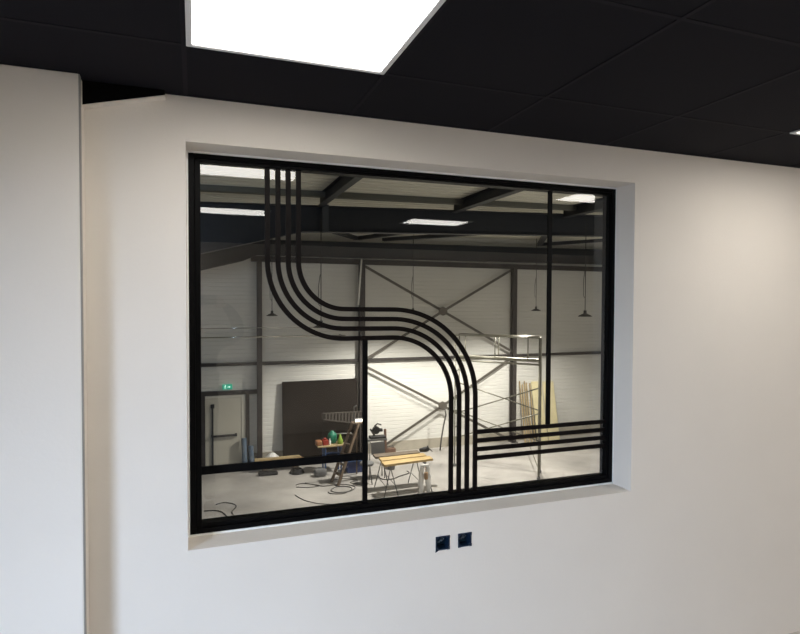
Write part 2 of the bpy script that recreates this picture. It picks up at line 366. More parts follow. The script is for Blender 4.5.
for y, lab in ((8.70, 'shallow roof purlin in front of the near steel beam'), (12.2, 'roof purlin seen between the two long steel beams')):
    PW = .16
    g = MB().hexa([(HX0, y, rz(HX0)-.11), (HX0, y+PW, rz(HX0)-.11), (HX0, y+PW, rz(HX0)-.005), (HX0, y, rz(HX0)-.005)], [(HX1, y, rz(HX1)-.11), (HX1, y+PW, rz(HX1)-.11), (HX1, y+PW, rz(HX1)-.005), (HX1, y, rz(HX1)-.005)])
    tag(g.build('roof_purlin', 'zinc'), lab, 'purlin', 'roof purlins')
def roofbrace(p, q, lab):
    tag(MB().bar(p, q, .16, .10).build('roof_brace', 'steel'), lab, 'roof brace', 'diagonal braces in the roof')
roofbrace((3.2, 12.6, 1.93), (4.75, 14.95, 1.97), 'leftmost of the diagonal roof braces between the two steel beams')
roofbrace((4.75, 14.95, 1.97), (6.0, 12.0, 1.99), 'roof brace rising right from the top of the second column')
roofbrace((5.6, 14.95, 1.97), (9.3, 11.0, 2.03), 'long roof brace over the middle of the far beam')
roofbrace((11.3, 14.95, 2.03), (9.7, 12.2, 2.03), 'short roof brace near the top of the column by the scaffold')
roofbrace((11.3, 14.95, 2.03), (13.6, 12.0, 2.08), 'rightmost diagonal roof brace beside the frame')
COLS = [(1.850, .14, 'leftmost brown-grey wall column beside the exit door'), (5.035, .17, 'brown-grey wall column right of the dark sheet'), (10.57, .15, 'brown-grey wall column behind the scaffold tower'), (16.4, .22, 'wall column at the far right hidden by the frame')]
for x, w_, lab in COLS[:3]:
    t = thing('steel_column', (x, 15.35, WF), lab, 'steel column', 'columns along the hall back wall')
    MB().ibeam((x, 15.40, WF+.02), (x, 15.40, 1.20), w_, .20, up=(0,1,0)).build('column_shaft', 'column', t)
    MB().box(x-w_*.75, x+w_*.75, 15.24, 15.54, WF, WF+.02).build('base_plate', 'column', t)
tag(MB().box(HX0, HX1, 15.46, 15.585, -1.90, -1.81).build('wall_rail', 'column'), 'long dark horizontal rail halfway up the cladding wall', 'wall rail')
def xbrace(cx, cz, ends, lab, y=15.36):
    t = thing('cross_brace', (cx, y, min(e[1] for e in ends)), lab, 'cross brace', 'crossed steel braces between the columns')
    for k, (x, z) in enumerate(ends):
        MB().bar((cx, y+(.02 if k % 2 else 0), cz), (x, y+(.02 if k % 2 else 0), z), .012, .085, up=(0,0,1)).build('brace_bar', 'brace', t)
    MB().tube([(cx, y-.02, cz), (cx, y+.04, cz)], .15, 8).build('gusset_plate', 'brace', t)
def sc_(p): return (p[0]*.9865, p[1]*.9865)
xbrace(*sc_((7.95, -.29)), [sc_(p) for p in ((5.20, 1.16), (5.20, -1.86), (10.58, -1.70), (10.58, 1.16))], 'upper crossed steel brace between the two columns')
xbrace(*sc_((7.96, -3.51)), [sc_(p) for p in ((5.20, -2.06), (5.60, -4.86), (10.55, -4.86), (10.58, -1.98))], 'lower crossed steel brace behind the trestle table')
# --- exit door
t = thing('door_1', (.83, 15.5, WF), 'pale grey exit door with a black push bar at the left of the hall', 'door', kind='structure')
g = MB().box(-1.2, 1.80, 15.46, 15.59, -2.76, -2.64); g.box(.14, .30, 15.46, 15.59, WF, -2.76); g.box(1.45, 1.56, 15.46, 15.59, WF, -2.76)
g.build('door_frame', 'column', t)
MB().box(.30, 1.34, 15.52, 15.58, WF+.01, -2.84).build('door_leaf', 'door', t, bevel=.006)
g = MB().box(1.34, 1.45, 15.50, 15.59, WF, -2.76); g.box(.30, 1.34, 15.50, 15.59, -2.84, -2.76); g.build('door_trim', 'trim', t)
pb = MB().box(.47, 1.20, 15.42, 15.47, -3.99, -3.93).build('push_bar', 'rubber', t, bevel=.01)
g = MB()
for x in (.50, 1.17): g.box(x-.03, x+.03, 15.46, 15.53, -4.0, -3.92)
g.build('bar_bracket', 'rubber', pb)
MB().box(.485, .53, 15.47, 15.52, WF+.05, -3.02).build('vertical_bolt', 'rubber', t)
MB().box(.455, .56, 15.45, 15.52, -3.13, -3.02).build('bolt_case', 'rubber', t, bevel=.01)
t = thing('exit_sign', (.93, 15.55, -2.60), 'small glowing green exit sign with white figure above the exit door', 'exit sign')
MB().box(.79, 1.07, 15.52, 15.597, -2.60, -2.45).build('sign_body', 'exit', t, bevel=.01)
g = MB(); yy = (15.512, 15.519)
g.box(.868, .888, *yy, -2.492, -2.474)                                  # running figure: head, trunk, arms, legs
for p, q in (((.872, -2.50), (.862, -2.535)), ((.870, -2.505), (.893, -2.52)), ((.868, -2.503), (.845, -2.515)), ((.862, -2.535), (.882, -2.552)), ((.882, -2.552), (.876, -2.578)), ((.862, -2.535), (.842, -2.565))):
    g.bar((p[0], 15.5155, p[1]), (q[0], 15.5155, q[1]), .007, .011, up=(0,1,0))
g.build('sign_figure', 'exitw', t); g = MB()
g.hexa([(.975, yy[0], -2.50), (1.02, yy[0], -2.525), (.975, yy[0], -2.55)], [(.975, yy[1], -2.50), (1.02, yy[1], -2.525), (.975, yy[1], -2.55)]); g.box(.935, .976, *yy, -2.532, -2.518)
g.build('sign_arrow', 'exitw', t)
# --- leaning sheets
t = MB().hexa([(2.53, 15.30, WF), (4.90, 15.30, WF), (4.90, 15.34, WF), (2.53, 15.34, WF)], [(2.53, 15.46, -2.44), (4.90, 15.46, -2.43), (4.90, 15.50, -2.43), (2.53, 15.50, -2.44)])
tag(t.build('dark_sheet', 'dark_panel'), 'big dark brown sheet leaning on the hall wall behind the workbench', 'sheet')
def leaning(name, x0, x1, zt, yb, m, lab, cat, group=None, dx=0, th=.02):
    a = [(x0, yb, WF), (x1, yb, WF), (x1, yb+th, WF), (x0, yb+th, WF)]; yt = 15.55-th-.02
    b = [(x0+dx, yt, zt), (x1+dx, yt, zt), (x1+dx, yt+th, zt), (x0+dx, yt+th, zt)]
    tag(MB().hexa(a, b).build(name, m), lab, cat, group)
leaning('plywood_board', 11.42, 11.84, -2.82, 15.12, 'ply', 'cream board leaning on the wall, the left one just behind the scaffold leg', 'board', 'cream boards leaning on the wall', dx=-.05)
leaning('plywood_board', 11.88, 12.34, -2.84, 15.12, 'ply', 'cream board leaning on the wall, the right one beside the window mullion', 'board', 'cream boards leaning on the wall', dx=-.04)
for k, (x, zt, dx) in enumerate([(10.90, -2.78, -.02), (10.99, -2.90, 0), (11.07, -2.79, .01), (11.18, -2.84, -.02), (11.30, -2.87, .0)]):
    leaning('timber_lath', x, x+.035, zt, 15.12, 'lath', ['leftmost and tallest', 'second from the left', 'middle', 'fourth from the left', 'rightmost'][k]+' of the thin timber laths leaning by the cream boards', 'lath', 'timber laths leaning by the cream boards', dx, .03)
for k in range(2):
    x = (1.40, 1.60)[k]
    t = MB().tube([(x+.01, 15.30, WF+.01), (x-.01, 15.36, -4.05-.25*k)], .075, 12)
    tag(t.build('film_roll', 'bluegrey', smooth=False), ['tall blue-grey roll standing between exit door and column', 'short blue-grey roll standing in front of the tall one'][k], 'roll', 'blue-grey rolls by the exit door')
# --- pipes on and before the wall
tag(MB().tube([at(361.6, 259, 15.1), at(358.2, 305, 15.1)], .028, 10).build('hanging_tube', 'white', smooth=True), 'pale slightly slanting tube hanging beside the second column', 'tube')
for k, z in enumerate((-.755, -1.02)):
    t = thing('wall_cable', (2.3, 15.1, z), ['upper of the two thin steel cables stretched across at the left', 'lower shiny one of the two steel cables stretched across at the left'][k], 'cable', 'thin steel cables stretched across the left side')
    MB().tube([(-1.2, 15.02, z), (4.4, 15.02, z)], (.010, .020)[k], 16).build('cable_run', 'chrome', t, smooth=True)
    for x in (1.885, 4.35): MB().bar((x, 15.02, z), (x, 15.3 if x < 2 else 15.6, z), .02, .02).build('cable_bracket', 'column', t)
t = MB().tube([(7.80, 15.10, -3.50), (7.84, 15.08, -3.7), (7.76, 15.1, -4.1), (7.68, 15.08, -4.5), (7.62, 15.05, -4.87)], .026, 8)
tag(t.build('hanging_cable', 'cable', smooth=True), 'thick dark cable hanging from the lower cross brace to the floor', 'cable')

# --- pendant lamps
def pendant():
    t = thing('pendant_lamp', (0, 0, 0), '', 'pendant lamp', 'black cone pendant lamps hanging in the hall')
    MB().lathe([(.008, .12), (.030, .12), (.034, .055), (.060, .045), (.140, .0), (.146, -.012), (.140, -.012), (.055, .036), (.008, .04)], (0, 0, 0), 24).build('lamp_shade', 'rubber', t, smooth=False)
    MB().lathe([(.005, .036), (.022, .03), (.028, .008), (.018, -.010), (.004, -.016)], (0, 0, 0), 12).build('bulb', 'bulb', t, smooth=True)
    g = MB().tube([(0, 0, .12), (0, 0, .45), (.0, 0, 2.15)], .009, 6)
    g.tube([(0, 0, .38), (-.045, 0, .42), (-.05, 0, .75), (-.02, 0, .95), (0, 0, 1.0)], .007, 6)
    g.build('lamp_wire', 'rubber', t)
    return t
PN = [((585, 316), 8.0, 'black cone pendant lamp nearest the right side of the frame, largest of all'),
      ((536, 310.5), 12.6, 'small far pendant lamp just left of the right mullion'),
      ((272, 315.5), 12.6, 'pendant lamp left of the curved bars near the leftmost column'),
      ((321, 327), 8.4, 'pendant lamp hanging lowest, partly hidden by the first bar curve'),
      ((413, 312.5), 12.6, 'far pendant lamp peeping over the top of the second bar curve')]
base = pendant()
for i, (uv, y, lab) in enumerate(PN):
    o = base if i == 0 else copy_tree(base)
    o.location = at(uv[0], uv[1], y); o['label'] = lab
    l = bpy.data.lights.new('pendant_light', 'SPOT'); l.energy = (110, 1000, 25, 25, 1350)[i]; l.color = (1, .975, .93); l.spot_size = math.radians(152); l.spot_blend = .5; l.shadow_soft_size = .06
    lo = bpy.data.objects.new('pendant_light', l); C.objects.link(lo); lo.location = o.location + Vector((0, 0, -.03)); lo['kind'] = 'helper'

# --- scaffold tower
RA = on(538.5, 479.5, WF+.02); LA = on(454.5, 466, WF+.02)
dd = Vector((.40, .55, 0)); RB = RA+dd; LB = LA+dd
def zr(v, p=None):                                                       # height on the right / left standard at pixel row v
    return at(540, v, RA.y).z
def zl(v): return at(454.5, v, LA.y).z
t = thing('scaffold_tower', (RA+LB)/2, 'pale metal scaffold tower with guard rail standing in the right half of the hall', 'scaffold'); t.location.z = WF
P = lambda p, z: Vector((p.x, p.y, z))
ZG, ZD = (zr(337)+zl(336))/2, (zr(358.5)+zl(358))/2
for p, r_ in ((RA, .031), (RB, .031), (LA, .02), (LB, .02)): MB().tube([P(p, WF+.10), P(p, ZG-.02)], r_, 10).build('standard', 'pale_steel', t, smooth=True)
for p in (RA, RB, LA, LB):
    o = MB().tube([P(p, WF+.055)-Vector((.0, .02, 0)), P(p, WF+.055)+Vector((0, .02, 0))], .05, 14).build('caster', 'grey', t)
for a, b in ((RA, RB), (LA, LB)):
    for i, z in enumerate([ZG-.02, ZG-.30, ZD-.05]+[ZD-.05-.42*k for k in range(1, 8)]):
        if z > WF+.2: MB().tube([P(a, z), P(b, z)], .018, 8).build('rung', 'pale_steel', t, smooth=True)
for a, b, q in ((RA, LA, 0), (RB, LB, 1)):
    MB().tube([P(a, ZG), P(b, ZG)], .019, 8).build('guard_rail', 'pale_steel', t, smooth=True)
    for f in (.13, .51, .87) if q == 0 else (.5,):
        m = a.lerp(b, f); MB().tube([P(m, ZD+.03), P(m, ZG)], .017, 8).build('guard_post', 'pale_steel', t, smooth=True)
g = MB(); u = (RA-LA).normalized(); v_ = dd.normalized()
lo = [LA+v_*.03, RA+v_*.03, RB-v_*.03, LB-v_*.03]
g.hexa([P(p, ZD-.055) for p in lo], [P(p, ZD-.01) for p in lo]); g.build('deck', 'deck', t)
for z in (ZD+.015, ZD-.115): MB().tube([P(RA-v_*.03, z), P(LA-v_*.03, z)], .026, 8).build('deck_rail', 'pale_steel', t, smooth=True)
for (a, va, b, vb) in ((RA, 388, LA, 413.5), (RA, 410.5, LA, 381.5), (RA, 413.5, LA, 438), (RA, 441, LA, 410)):
    MB().tube([P(a, zr(va)), P(b, zl(vb))], .018, 8).build('diagonal_brace', 'pale_steel', t, smooth=True)
MB().tube([P(RA, zr(469)), on(527, 451, WF+.02)+Vector((0,0,.4)), ], .015, 8).build('stabiliser', 'pale_steel', t, smooth=True)

# --- trestle table with planks
t0 = WF+.85
FLc, FRc, BLc, BRc = on(384.5, 466, t0), on(433, 459.5, t0), on(374.5, 455, t0), on(422, 450.5, t0)
def tp(a, b, z): p = FLc.lerp(FRc, a).lerp(BLc.lerp(BRc, a), b); return Vector((p.x, p.y, z))
for i, (b0, b1, a0, a1, m, lab) in enumerate([(.0, .30, .0, 1, 'plank', 'front yellow plank on the trestle table'), (.37, .65, .02, .95, 'plank', 'middle yellow plank on the trestle table'), (.73, 1.02, -.03, .90, 'grey_plank', 'grey weathered plank at the back of the trestle table')]):
    lo = [tp(a0, b0, t0-.03), tp(a1, b0, t0-.03), tp(a1, b1, t0-.03), tp(a0, b1, t0-.03)]
    tag(MB().hexa(lo, [p+Vector((0,0,.055)) for p in lo]).build('plank', m, bevel=.004), lab, 'plank', 'planks on the trestle table')
for k, (a, lab) in enumerate(((.14, 'left metal trestle under the yellow planks'), (.84, 'right metal trestle under the yellow planks, white bag hanging on it'))):
    c = tp(a, .5, WF); t = thing('trestle', c, lab, 'trestle', 'trestles under the planks')
    MB().bar(tp(a, .0, t0-.065), tp(a, 1, t0-.065), .05, .06).build('trestle_beam', 'grey', t)
    ax = (FRc-FLc).normalized()
    for s_ in (-1, 1):
        for b in (.08, .92): MB().tube([tp(a, b, t0-.09), tp(a, b, WF+.01)+ax*.20*s_+Vector((0, (b-.5)*.12, 0))], .013, 8).build('trestle_leg', 'grey', t, smooth=True)
        q = [tp(a, b, t0-.55)+ax*.13*s_ for b in (.05, .95)]
        MB().tube(q, .010, 6).build('trestle_stretcher', 'grey', t, smooth=True)
# angle grinder on table's right end
c = tp(.97, .66, t0+.05)
t = thing('power_tool', c, 'black power tool lying on the right end of the planks', 'power tool')
MB().tube([c+Vector((-.12, 0, .05)), c+Vector((.05, .02, .055)), c+Vector((.13, .03, .06))], [.05, .075, .06], 12).build('tool_body', 'rubber', t, smooth=True)
MB().tube([c+Vector((.16, .0, .05)), c+Vector((.165, .0, .055))], .10, 16).build('tool_disc', 'rubber', t)
MB().tube([c+Vector((.10, .03, .08)), c+Vector((.12, .03, .15))], .016, 8).build('tool_handle', 'rubber', t, smooth=True)
# white bag hung from the front edge
c = tp(.80, -.06, t0-.1)
g = MB(); prof = []
rnd = random.Random(3)
for side in (0, 1):
    x0 = -.075 if side == 0 else .09
    L = []
    for j in range(12):
        f = j/11; z = -.02-f*(.74 if side == 0 else .68); wd = .05+.04*math.sin(f*3)+.01*rnd.random()
        cx = x0+(-.02 if side == 0 else .03)*f+.012*math.sin(j*1.7)
        L.append([c+Vector((cx+wd*math.cos(a)*(.8), .03*math.sin(a)*(1+.4*rnd.random()), z)) for a in [2*math.pi*k/10 for k in range(10)]])
    V = [[g.bm.verts.new(p) for p in r] for r in L]
    for A, B in zip(V, V[1:]):
        for k in range(10): g.bm.faces.new((A[k], A[(k+1)%10], B[(k+1)%10], B[k]))
    g.bm.faces.new(V[0]); g.bm.faces.new(V[-1][::-1])
g.tube([c+Vector((-.10, .0, -.02)), c+Vector((0, -.01, .0)), c+Vector((.12, .0, -.01))], .035, 8)
t = g.build('plastic_bag', 'bag', smooth=True); tag(t, 'white plastic sheet hanging in two strands from the front of the trestle table', 'plastic sheet')
g = MB().lathe([(.02, 0), (.05, .02), (.055, .14), (.045, .19), (.02, .20)], c+Vector((.005, -.11, -.34)), 12)
g.tube([c+Vector((.005, -.11, -.15)), c+Vector((.005, -.07, -.03))], .008, 6)
tag(g.build('hanging_cup', 'orange_wood', smooth=True), 'small orange-brown pot hanging between the strands of white sheet', 'pot')
# bucket and grey bin near the table
c = on(389, 472, WF)+Vector((.15, .25, 0))
t = thing('bucket', c, 'grey bucket standing under the trestle table', 'bucket')
MB().lathe([(.10, 0), (.11, .01), (.135, .27), (.145, .27), (.145, .29), (.125, .29), (.10, .03)], c, 20).build('bucket_body', 'grey', t, smooth=True)
MB().tube([c+Vector((.14*math.cos(a), .02, .28-.10*math.sin(a))) for a in [math.pi*k/10 for k in range(11)]], .005, 6).build('bucket_handle', 'pale_steel', t, smooth=True)
c = on(369.5, 486, WF)+Vector((.0, .25, 0))
t = thing('stool', c, 'low grey stool just right of the long mullion', 'stool')
MB().lathe([(.02, .50), (.17, .50), (.19, .53), (.19, .56), (.17, .58), (.02, .58)], c, 20).build('seat', 'grey', t, smooth=True)
for a in (.5, 2.1, 3.7, 5.3): MB().tube([c+Vector((.10*math.cos(a), .10*math.sin(a), .5)), c+Vector((.19*math.cos(a), .19*math.sin(a), .0))], .014, 8).build('leg', 'grey', t, smooth=True)
# mitre saw on its stand
c = at(376, 438, 13.0); c = Vector((c.x, 13.0, c.z))
t = thing('saw_stand', Vector((c.x, 13.0, WF)), 'pale folding stand under the black saw right of the mullion', 'saw stand')
MB().box(c.x-.28, c.x+.28, 12.86, 13.14, c.z-.05, c.z).build('stand_top', 'grey', t)
for sx in (-1, 1):
    for sy in (-1, 1): MB().tube([(c.x+sx*.20, 13+sy*.08, c.z-.05), (c.x+sx*.22, 13+sy*.12, WF+.01)], .014, 8).build('leg', 'grey', t, smooth=True)
g = MB().hexa([(c.x-.17, 12.85, c.z-.42), (c.x+.22, 12.85, c.z-.42), (c.x+.22, 12.87, c.z-.42), (c.x-.17, 12.87, c.z-.42)], [(c.x-.20, 12.85, c.z-.08), (c.x+.20, 12.85, c.z-.08), (c.x+.20, 12.87, c.z-.08), (c.x-.20, 12.87, c.z-.08)])
g.build('side_sheet', 'grey', t)
t = thing('mitre_saw', Vector((c.x, 13.0, c.z)), 'black mitre saw standing on the stand right of the mullion', 'saw')
MB().box(c.x-.18, c.x+.26, 12.88, 13.12, c.z, c.z+.06).build('saw_base', 'rubber', t, bevel=.01)
MB().tube([(c.x, 12.97, c.z+.22), (c.x, 13.03, c.z+.22)], .11, 20).build('blade_guard', 'rubber', t)
MB().tube([(c.x+.05, 13.03, c.z+.22), (c.x+.19, 13.05, c.z+.20)], .05, 12).build('motor', 'rubber', t, smooth=True)
MB().tube([(c.x-.05, 13, c.z+.33), (c.x+.04, 13, c.z+.40), (c.x+.15, 13, c.z+.36)], .02, 8).build('handle', 'rubber', t, smooth=True)
MB().bar((c.x-.02, 13.05, c.z+.05), (c.x-.15, 13.06, c.z+.25), .04, .05).build('saw_arm', 'rubber', t)
p0, p1 = at(385, 429, 14), at(386.5, 448, 14)
t = thing('clamp_post', Vector((p1.x, 14, WF)), 'upright rust-red post behind the black saw', 'post')
MB().bar(Vector((p1.x, 14, WF)), p0, .06, .06, up=(0,1,0)).build('post_shaft', 'rust', t)
MB().box(p1.x-.10, p1.x+.10, 13.9, 14.10, WF, WF+.03).build('post_foot', 'rust', t)
c = on(389, 452, WF)
t = thing('toolbox', Vector((at(389, 448, 15.0).x, 15.0, WF)), 'small brown toolbox at the foot of the wall beside the brace', 'toolbox')
x = at(389, 448, 15.0).x
MB().box(x-.16, x+.16, 14.78, 14.98, WF, WF+.30).build('box_body', 'rust', t, bevel=.015)
MB().tube([(x-.1, 14.88, WF+.29), (x-.1, 14.88, WF+.36), (x+.1, 14.88, WF+.36), (x+.1, 14.88, WF+.29)], .012, 8).build('handle', 'rubber', t, smooth=True)

# --- workbench with tools, ladder, work lamp
BX0, BX1 = at(318, 446, 13.8).x, at(345.5, 444, 13.8).x; BZ = at(331, 445.5, 13.8).z
t = thing('workbench', Vector(((BX0+BX1)/2, 14.00, WF)), 'small workbench with blue legs before the dark sheet', 'workbench')
MB().box(BX0, BX1, 13.78, 14.22, BZ-.04, BZ).build('bench_top', 'lath', t, bevel=.005)
for x in (BX0+.22, BX1-.12):
    for y in (13.83, 14.17): MB().box(x-.02, x+.02, y-.02, y+.02, WF, BZ-.04).build('leg', 'blue_steel', t)
MB().box(BX0+.22, BX1-.12, 13.82, 13.84, WF+.55, WF+.60).build('cross_rail', 'blue_steel', t)
MB().box(BX0+.22, BX1-.12, 13.82, 13.84, BZ-.26, BZ-.22).build('cross_rail', 'blue_steel', t)
def bx(u): return at(u, 440, 14.00).x
g = MB().box(bx(315.5), bx(321.5), 13.85, 14.10, BZ+.0, BZ+.13); tag(g.build('parts_case', 'orange', bevel=.03), 'orange-brown case at the left end of the workbench', 'case')
g = MB().box(bx(322), bx(327.5), 13.85, 14.05, BZ+.0, BZ+.14); g.box(bx(323.5), bx(326), 13.90, 14.00, BZ+.14, BZ+.19); tag(g.build('tool_case', 'red', bevel=.012), 'small red tool case on the workbench', 'case')
tag(MB().lathe([(.03, 0), (.035, .01), (.035, .11), (.015, .14), (.015, .17), (.006, .18)], (bx(329), 13.90, BZ), 12).build('bottle', 'white', smooth=True), 'small white bottle on the workbench between red case and green items', 'bottle')
tag(MB().lathe([(.07, 0), (.08, .01), (.085, .10), (.05, .16), (.03, .26), (.012, .28)], (bx(339.5), 13.92, BZ), 14).build('spray_bottle', 'lime', smooth=True), 'lime green spray bottle at the right end of the workbench', 'bottle')
c = at(332, 434, 14.10)
g = MB().lathe([(.11, -.19), (.13, -.17), (.135, .02), (.12, .08), (.06, .12), (.05, .15), (.02, .16)], Vector((c.x, 14.08, BZ+.20)), 20); tag(g.build('canister', 'green', smooth=True), 'round bright green canister on the workbench', 'canister')
tag(MB().tube([at(336.5, 433.8, 13.95), at(351, 433.2, 13.4)], .015, 8).build('light_rod', 'white', smooth=True), 'thin pale rod resting between green canister and stepladder', 'rod')
# stepladder
A = [on(331.5, 482, WF), on(338, 486, WF)]; top_ = at(357, 422.5, 12.95)
t = thing('stepladder', Vector((top_.x, 12.95, WF)), 'open wooden stepladder with a work lamp on top', 'stepladder')
tops = [top_+Vector((-.10, .10, 0)), top_+Vector((.02, -.10, 0))]
for a, b in zip(A, tops): MB().bar(a, b, .05, .07).build('front_rail', 'ladder', t)
for k in range(1, 6):
    f = k/6.2; MB().bar(A[0].lerp(tops[0], f), A[1].lerp(tops[1], f), .09, .025).build('step', 'ladder', t)
Bk = [A[0]+Vector((.85, .50, 0)), A[1]+Vector((.85, .50, 0))]
tops2 = [p+Vector((.12, 0, 0)) for p in tops]
for a, b in zip(Bk, tops2): MB().bar(a, b, .04, .05).build('rear_rail', 'ladder', t)
MB().bar(Bk[0].lerp(tops2[0], .4), Bk[1].lerp(tops2[1], .4), .03, .05).build('rear_stretcher', 'ladder', t)
MB().box(top_.x-.14, top_.x+.20, 12.83, 13.07, top_.z-.02, top_.z+.01).build('ladder_cap', 'ladder', t)
t = thing('work_lamp', Vector((top_.x, 12.95, top_.z+.01)), 'small lit work lamp standing on top of the stepladder', 'work lamp')
c = top_+Vector((.04, 0, .07))
MB().box(c.x-.12, c.x+.13, 12.90, 12.99, c.z-.055, c.z+.045).build('lamp_body', 'grey', t, bevel=.01)
MB().box(c.x-.105, c.x+.115, 12.885, 12.899, c.z-.04, c.z+.03).build('lamp_glass', 'lamp_on', t)
MB().tube([(c.x-.13, 12.95, c.z), (c.x-.13, 12.95, c.z+.36), (c.x-.05, 12.95, c.z+.40)], .012, 8).build('lamp_bracket', 'grey', t, smooth=True)
# slatted rack in front of dark sheet
y = 15.05; a0, a1, b0, b1 = at(323, 413.5, y), at(362, 411.5, y), at(323, 419.5, y), at(361.5, 424, y)
t = thing('slatted_rack', Vector(((a0.x+a1.x)/2, y, WF)), 'grey slatted rack standing against the dark sheet above the workbench', 'rack')
MB().bar(a0, a1, .03, .03).build('top_rail', 'rackm', t); MB().bar(b0, b1, .03, .03).build('bottom_rail', 'rackm', t)
for k in range(13):
    f = k/12; MB().bar(a0.lerp(a1, f), b0.lerp(b1, f), .045, .02, up=(0,1,0)).build('slat', 'rackm', t)
for p in (a0, a1): MB().bar(p, (p.x, y, WF), .03, .03, up=(0,1,0)).build('leg', 'dark_panel', t)
# blue tub
c = on(355, 473, WF)
t = thing('storage_tub', Vector((c.x, c.y+.1, WF)), 'blue plastic tub on the floor behind the stepladder', 'tub')
g = MB().hexa([(c.x-.22, c.y, WF), (c.x+.24, c.y, WF), (c.x+.24, c.y+.3, WF), (c.x-.22, c.y+.3, WF)], [(c.x-.28, c.y-.04, WF+.34), (c.x+.30, c.y-.04, WF+.34), (c.x+.30, c.y+.34, WF+.34), (c.x-.28, c.y+.34, WF+.34)])
g.build('tub_body', 'blue', t, bevel=.02)
MB().box(c.x-.30, c.x+.32, c.y-.06, c.y+.36, WF+.34, WF+.37).build('tub_lid', 'blue_steel', t, bevel=.01)
c = on(331, 481.5, WF)+Vector((-.1, .45, 0))
g = MB().box(c.x-.25, c.x+.1, c.y, c.y+.25, WF, WF+.22); tag(g.build('tool_bag', 'grey', bevel=.07), 'dark grey tool bag at the foot of the stepladder', 'bag')
# timber stack at the left
x0, x1 = at(259, 462, 14.6).x, at(304, 458, 14.6).x; z = at(280, 459.5, 14.6).z
for k, (y, dz, dx, m, lab) in enumerate([(14.50, 0, 0, 'orange_wood', 'lower front orange timber on the low blocks by the wall'), (14.66, 0, -.05, 'orange_wood', 'rear orange timber on the low blocks by the wall'), (14.56, .065, -.12, 'lath', 'uppermost pale timber of the pile on low blocks by the wall')]):
    tag(MB().box(x0+dx, x1+dx, y, y+.14, z-.06+dz, z+dz).build('timber', m, bevel=.004), lab, 'timber', 'timbers on low blocks')
for k, f in enumerate((.12, .82)):
    x = x0+(x1-x0)*f
    tag(MB().box(x-.06, x+.06, 14.48, 14.82, WF, z-.06).build('timber_block', 'grey_plank'), ['left', 'right'][k]+' low block carrying the orange timbers', 'block', 'blocks under the orange timbers')
bmx = at(272, 456, 15.1).x
g = MB().lathe([(.18, 0), (.24, .04), (.25, .16), (.20, .30), (.08, .40), (.03, .42)], (bmx, 15.05, WF), 14); tag(g.build('rubble_sack', 'bag', smooth=True), 'pale grey sack behind the orange timbers by the wall', 'sack')
c = on(297, 473, WF)
g = MB()
for k in range(4): g.tube([(c.x+(.20-.02*k)*math.cos(a), c.y+(.20-.02*k)*math.sin(a), WF+.02+.03*k) for a in [2*math.pi*j/18 for j in range(18)]], .018, 6, close=True)
tag(g.build('cable_coil', 'rubber', smooth=True), 'coiled black cable on the floor in front of the orange timbers', 'cable coil')
c = on(268, 476, WF)
tag(MB().box(c.x-.25, c.x+.28, c.y, c.y+.22, WF, WF+.10).build('offcut', 'rubber', bevel=.03), 'flat dark tool case on the floor left of the black cable coil', 'case')
# --- cables on the floor
def spline(pts, n=8):
    out = []
    for i in range(len(pts)-1):
        p = [pts[max(i-1, 0)], pts[i], pts[i+1], pts[min(i+2, len(pts)-1)]]
        for k in range(n):
            t_ = k/n; out.append(.5*((2*p[1])+(p[2]-p[0])*t_+(2*p[0]-5*p[1]+4*p[2]-p[3])*t_*t_+(3*p[1]-p[0]-3*p[2]+p[3])*t_**3))
    return out+[pts[-1]]
def floor_cable(px, r, lab):
    tag(MB().tube(spline([on(u, v, WF+r) for u, v in px]), r, 6).build('floor_cable', 'cable', smooth=True), lab, 'cable', 'cables lying on the hall floor')
floor_cable([(204, 511), (214, 510.5), (222, 512), (229, 518), (236, 521)], .012, 'leftmost floor cable running along the left bottom corner of the glass')
floor_cable([(216, 504.5), (224, 502.5), (234, 504), (236, 507), (232, 512), (236, 517), (242, 519)], .012, 'hook-shaped floor cable at the left bottom of the glass')
floor_cable([(296, 485), (303, 483.5), (320, 485.5), (308, 487.5), (296, 487)], .010, 'narrow loop of cable on the floor left of the coils')
floor_cable([(295, 495), (304, 500), (318, 503.5), (330, 504)], .010, 'cable curving down to the bottom frame left of the mullion')
floor_cable([(305, 483), (322, 486), (334, 485), (346, 484.5), (355, 487), (350, 491), (338, 492.5), (331, 490.5), (336, 487), (347, 486.5), (352, 489), (343, 493.5), (331, 493.5), (328, 492)], .012, 'looping cable coil on the floor in front of the stepladder')
floor_cable([(333, 480), (345, 478.5), (358, 480), (350, 482.5), (360, 484)], .010, 'cable lying between stepladder feet and mullion')
floor_cable([(378, 475), (382, 479), (392, 479), (400, 476), (409, 473), (407, 471)], .014, 'cable sagging on the floor under the trestle table')

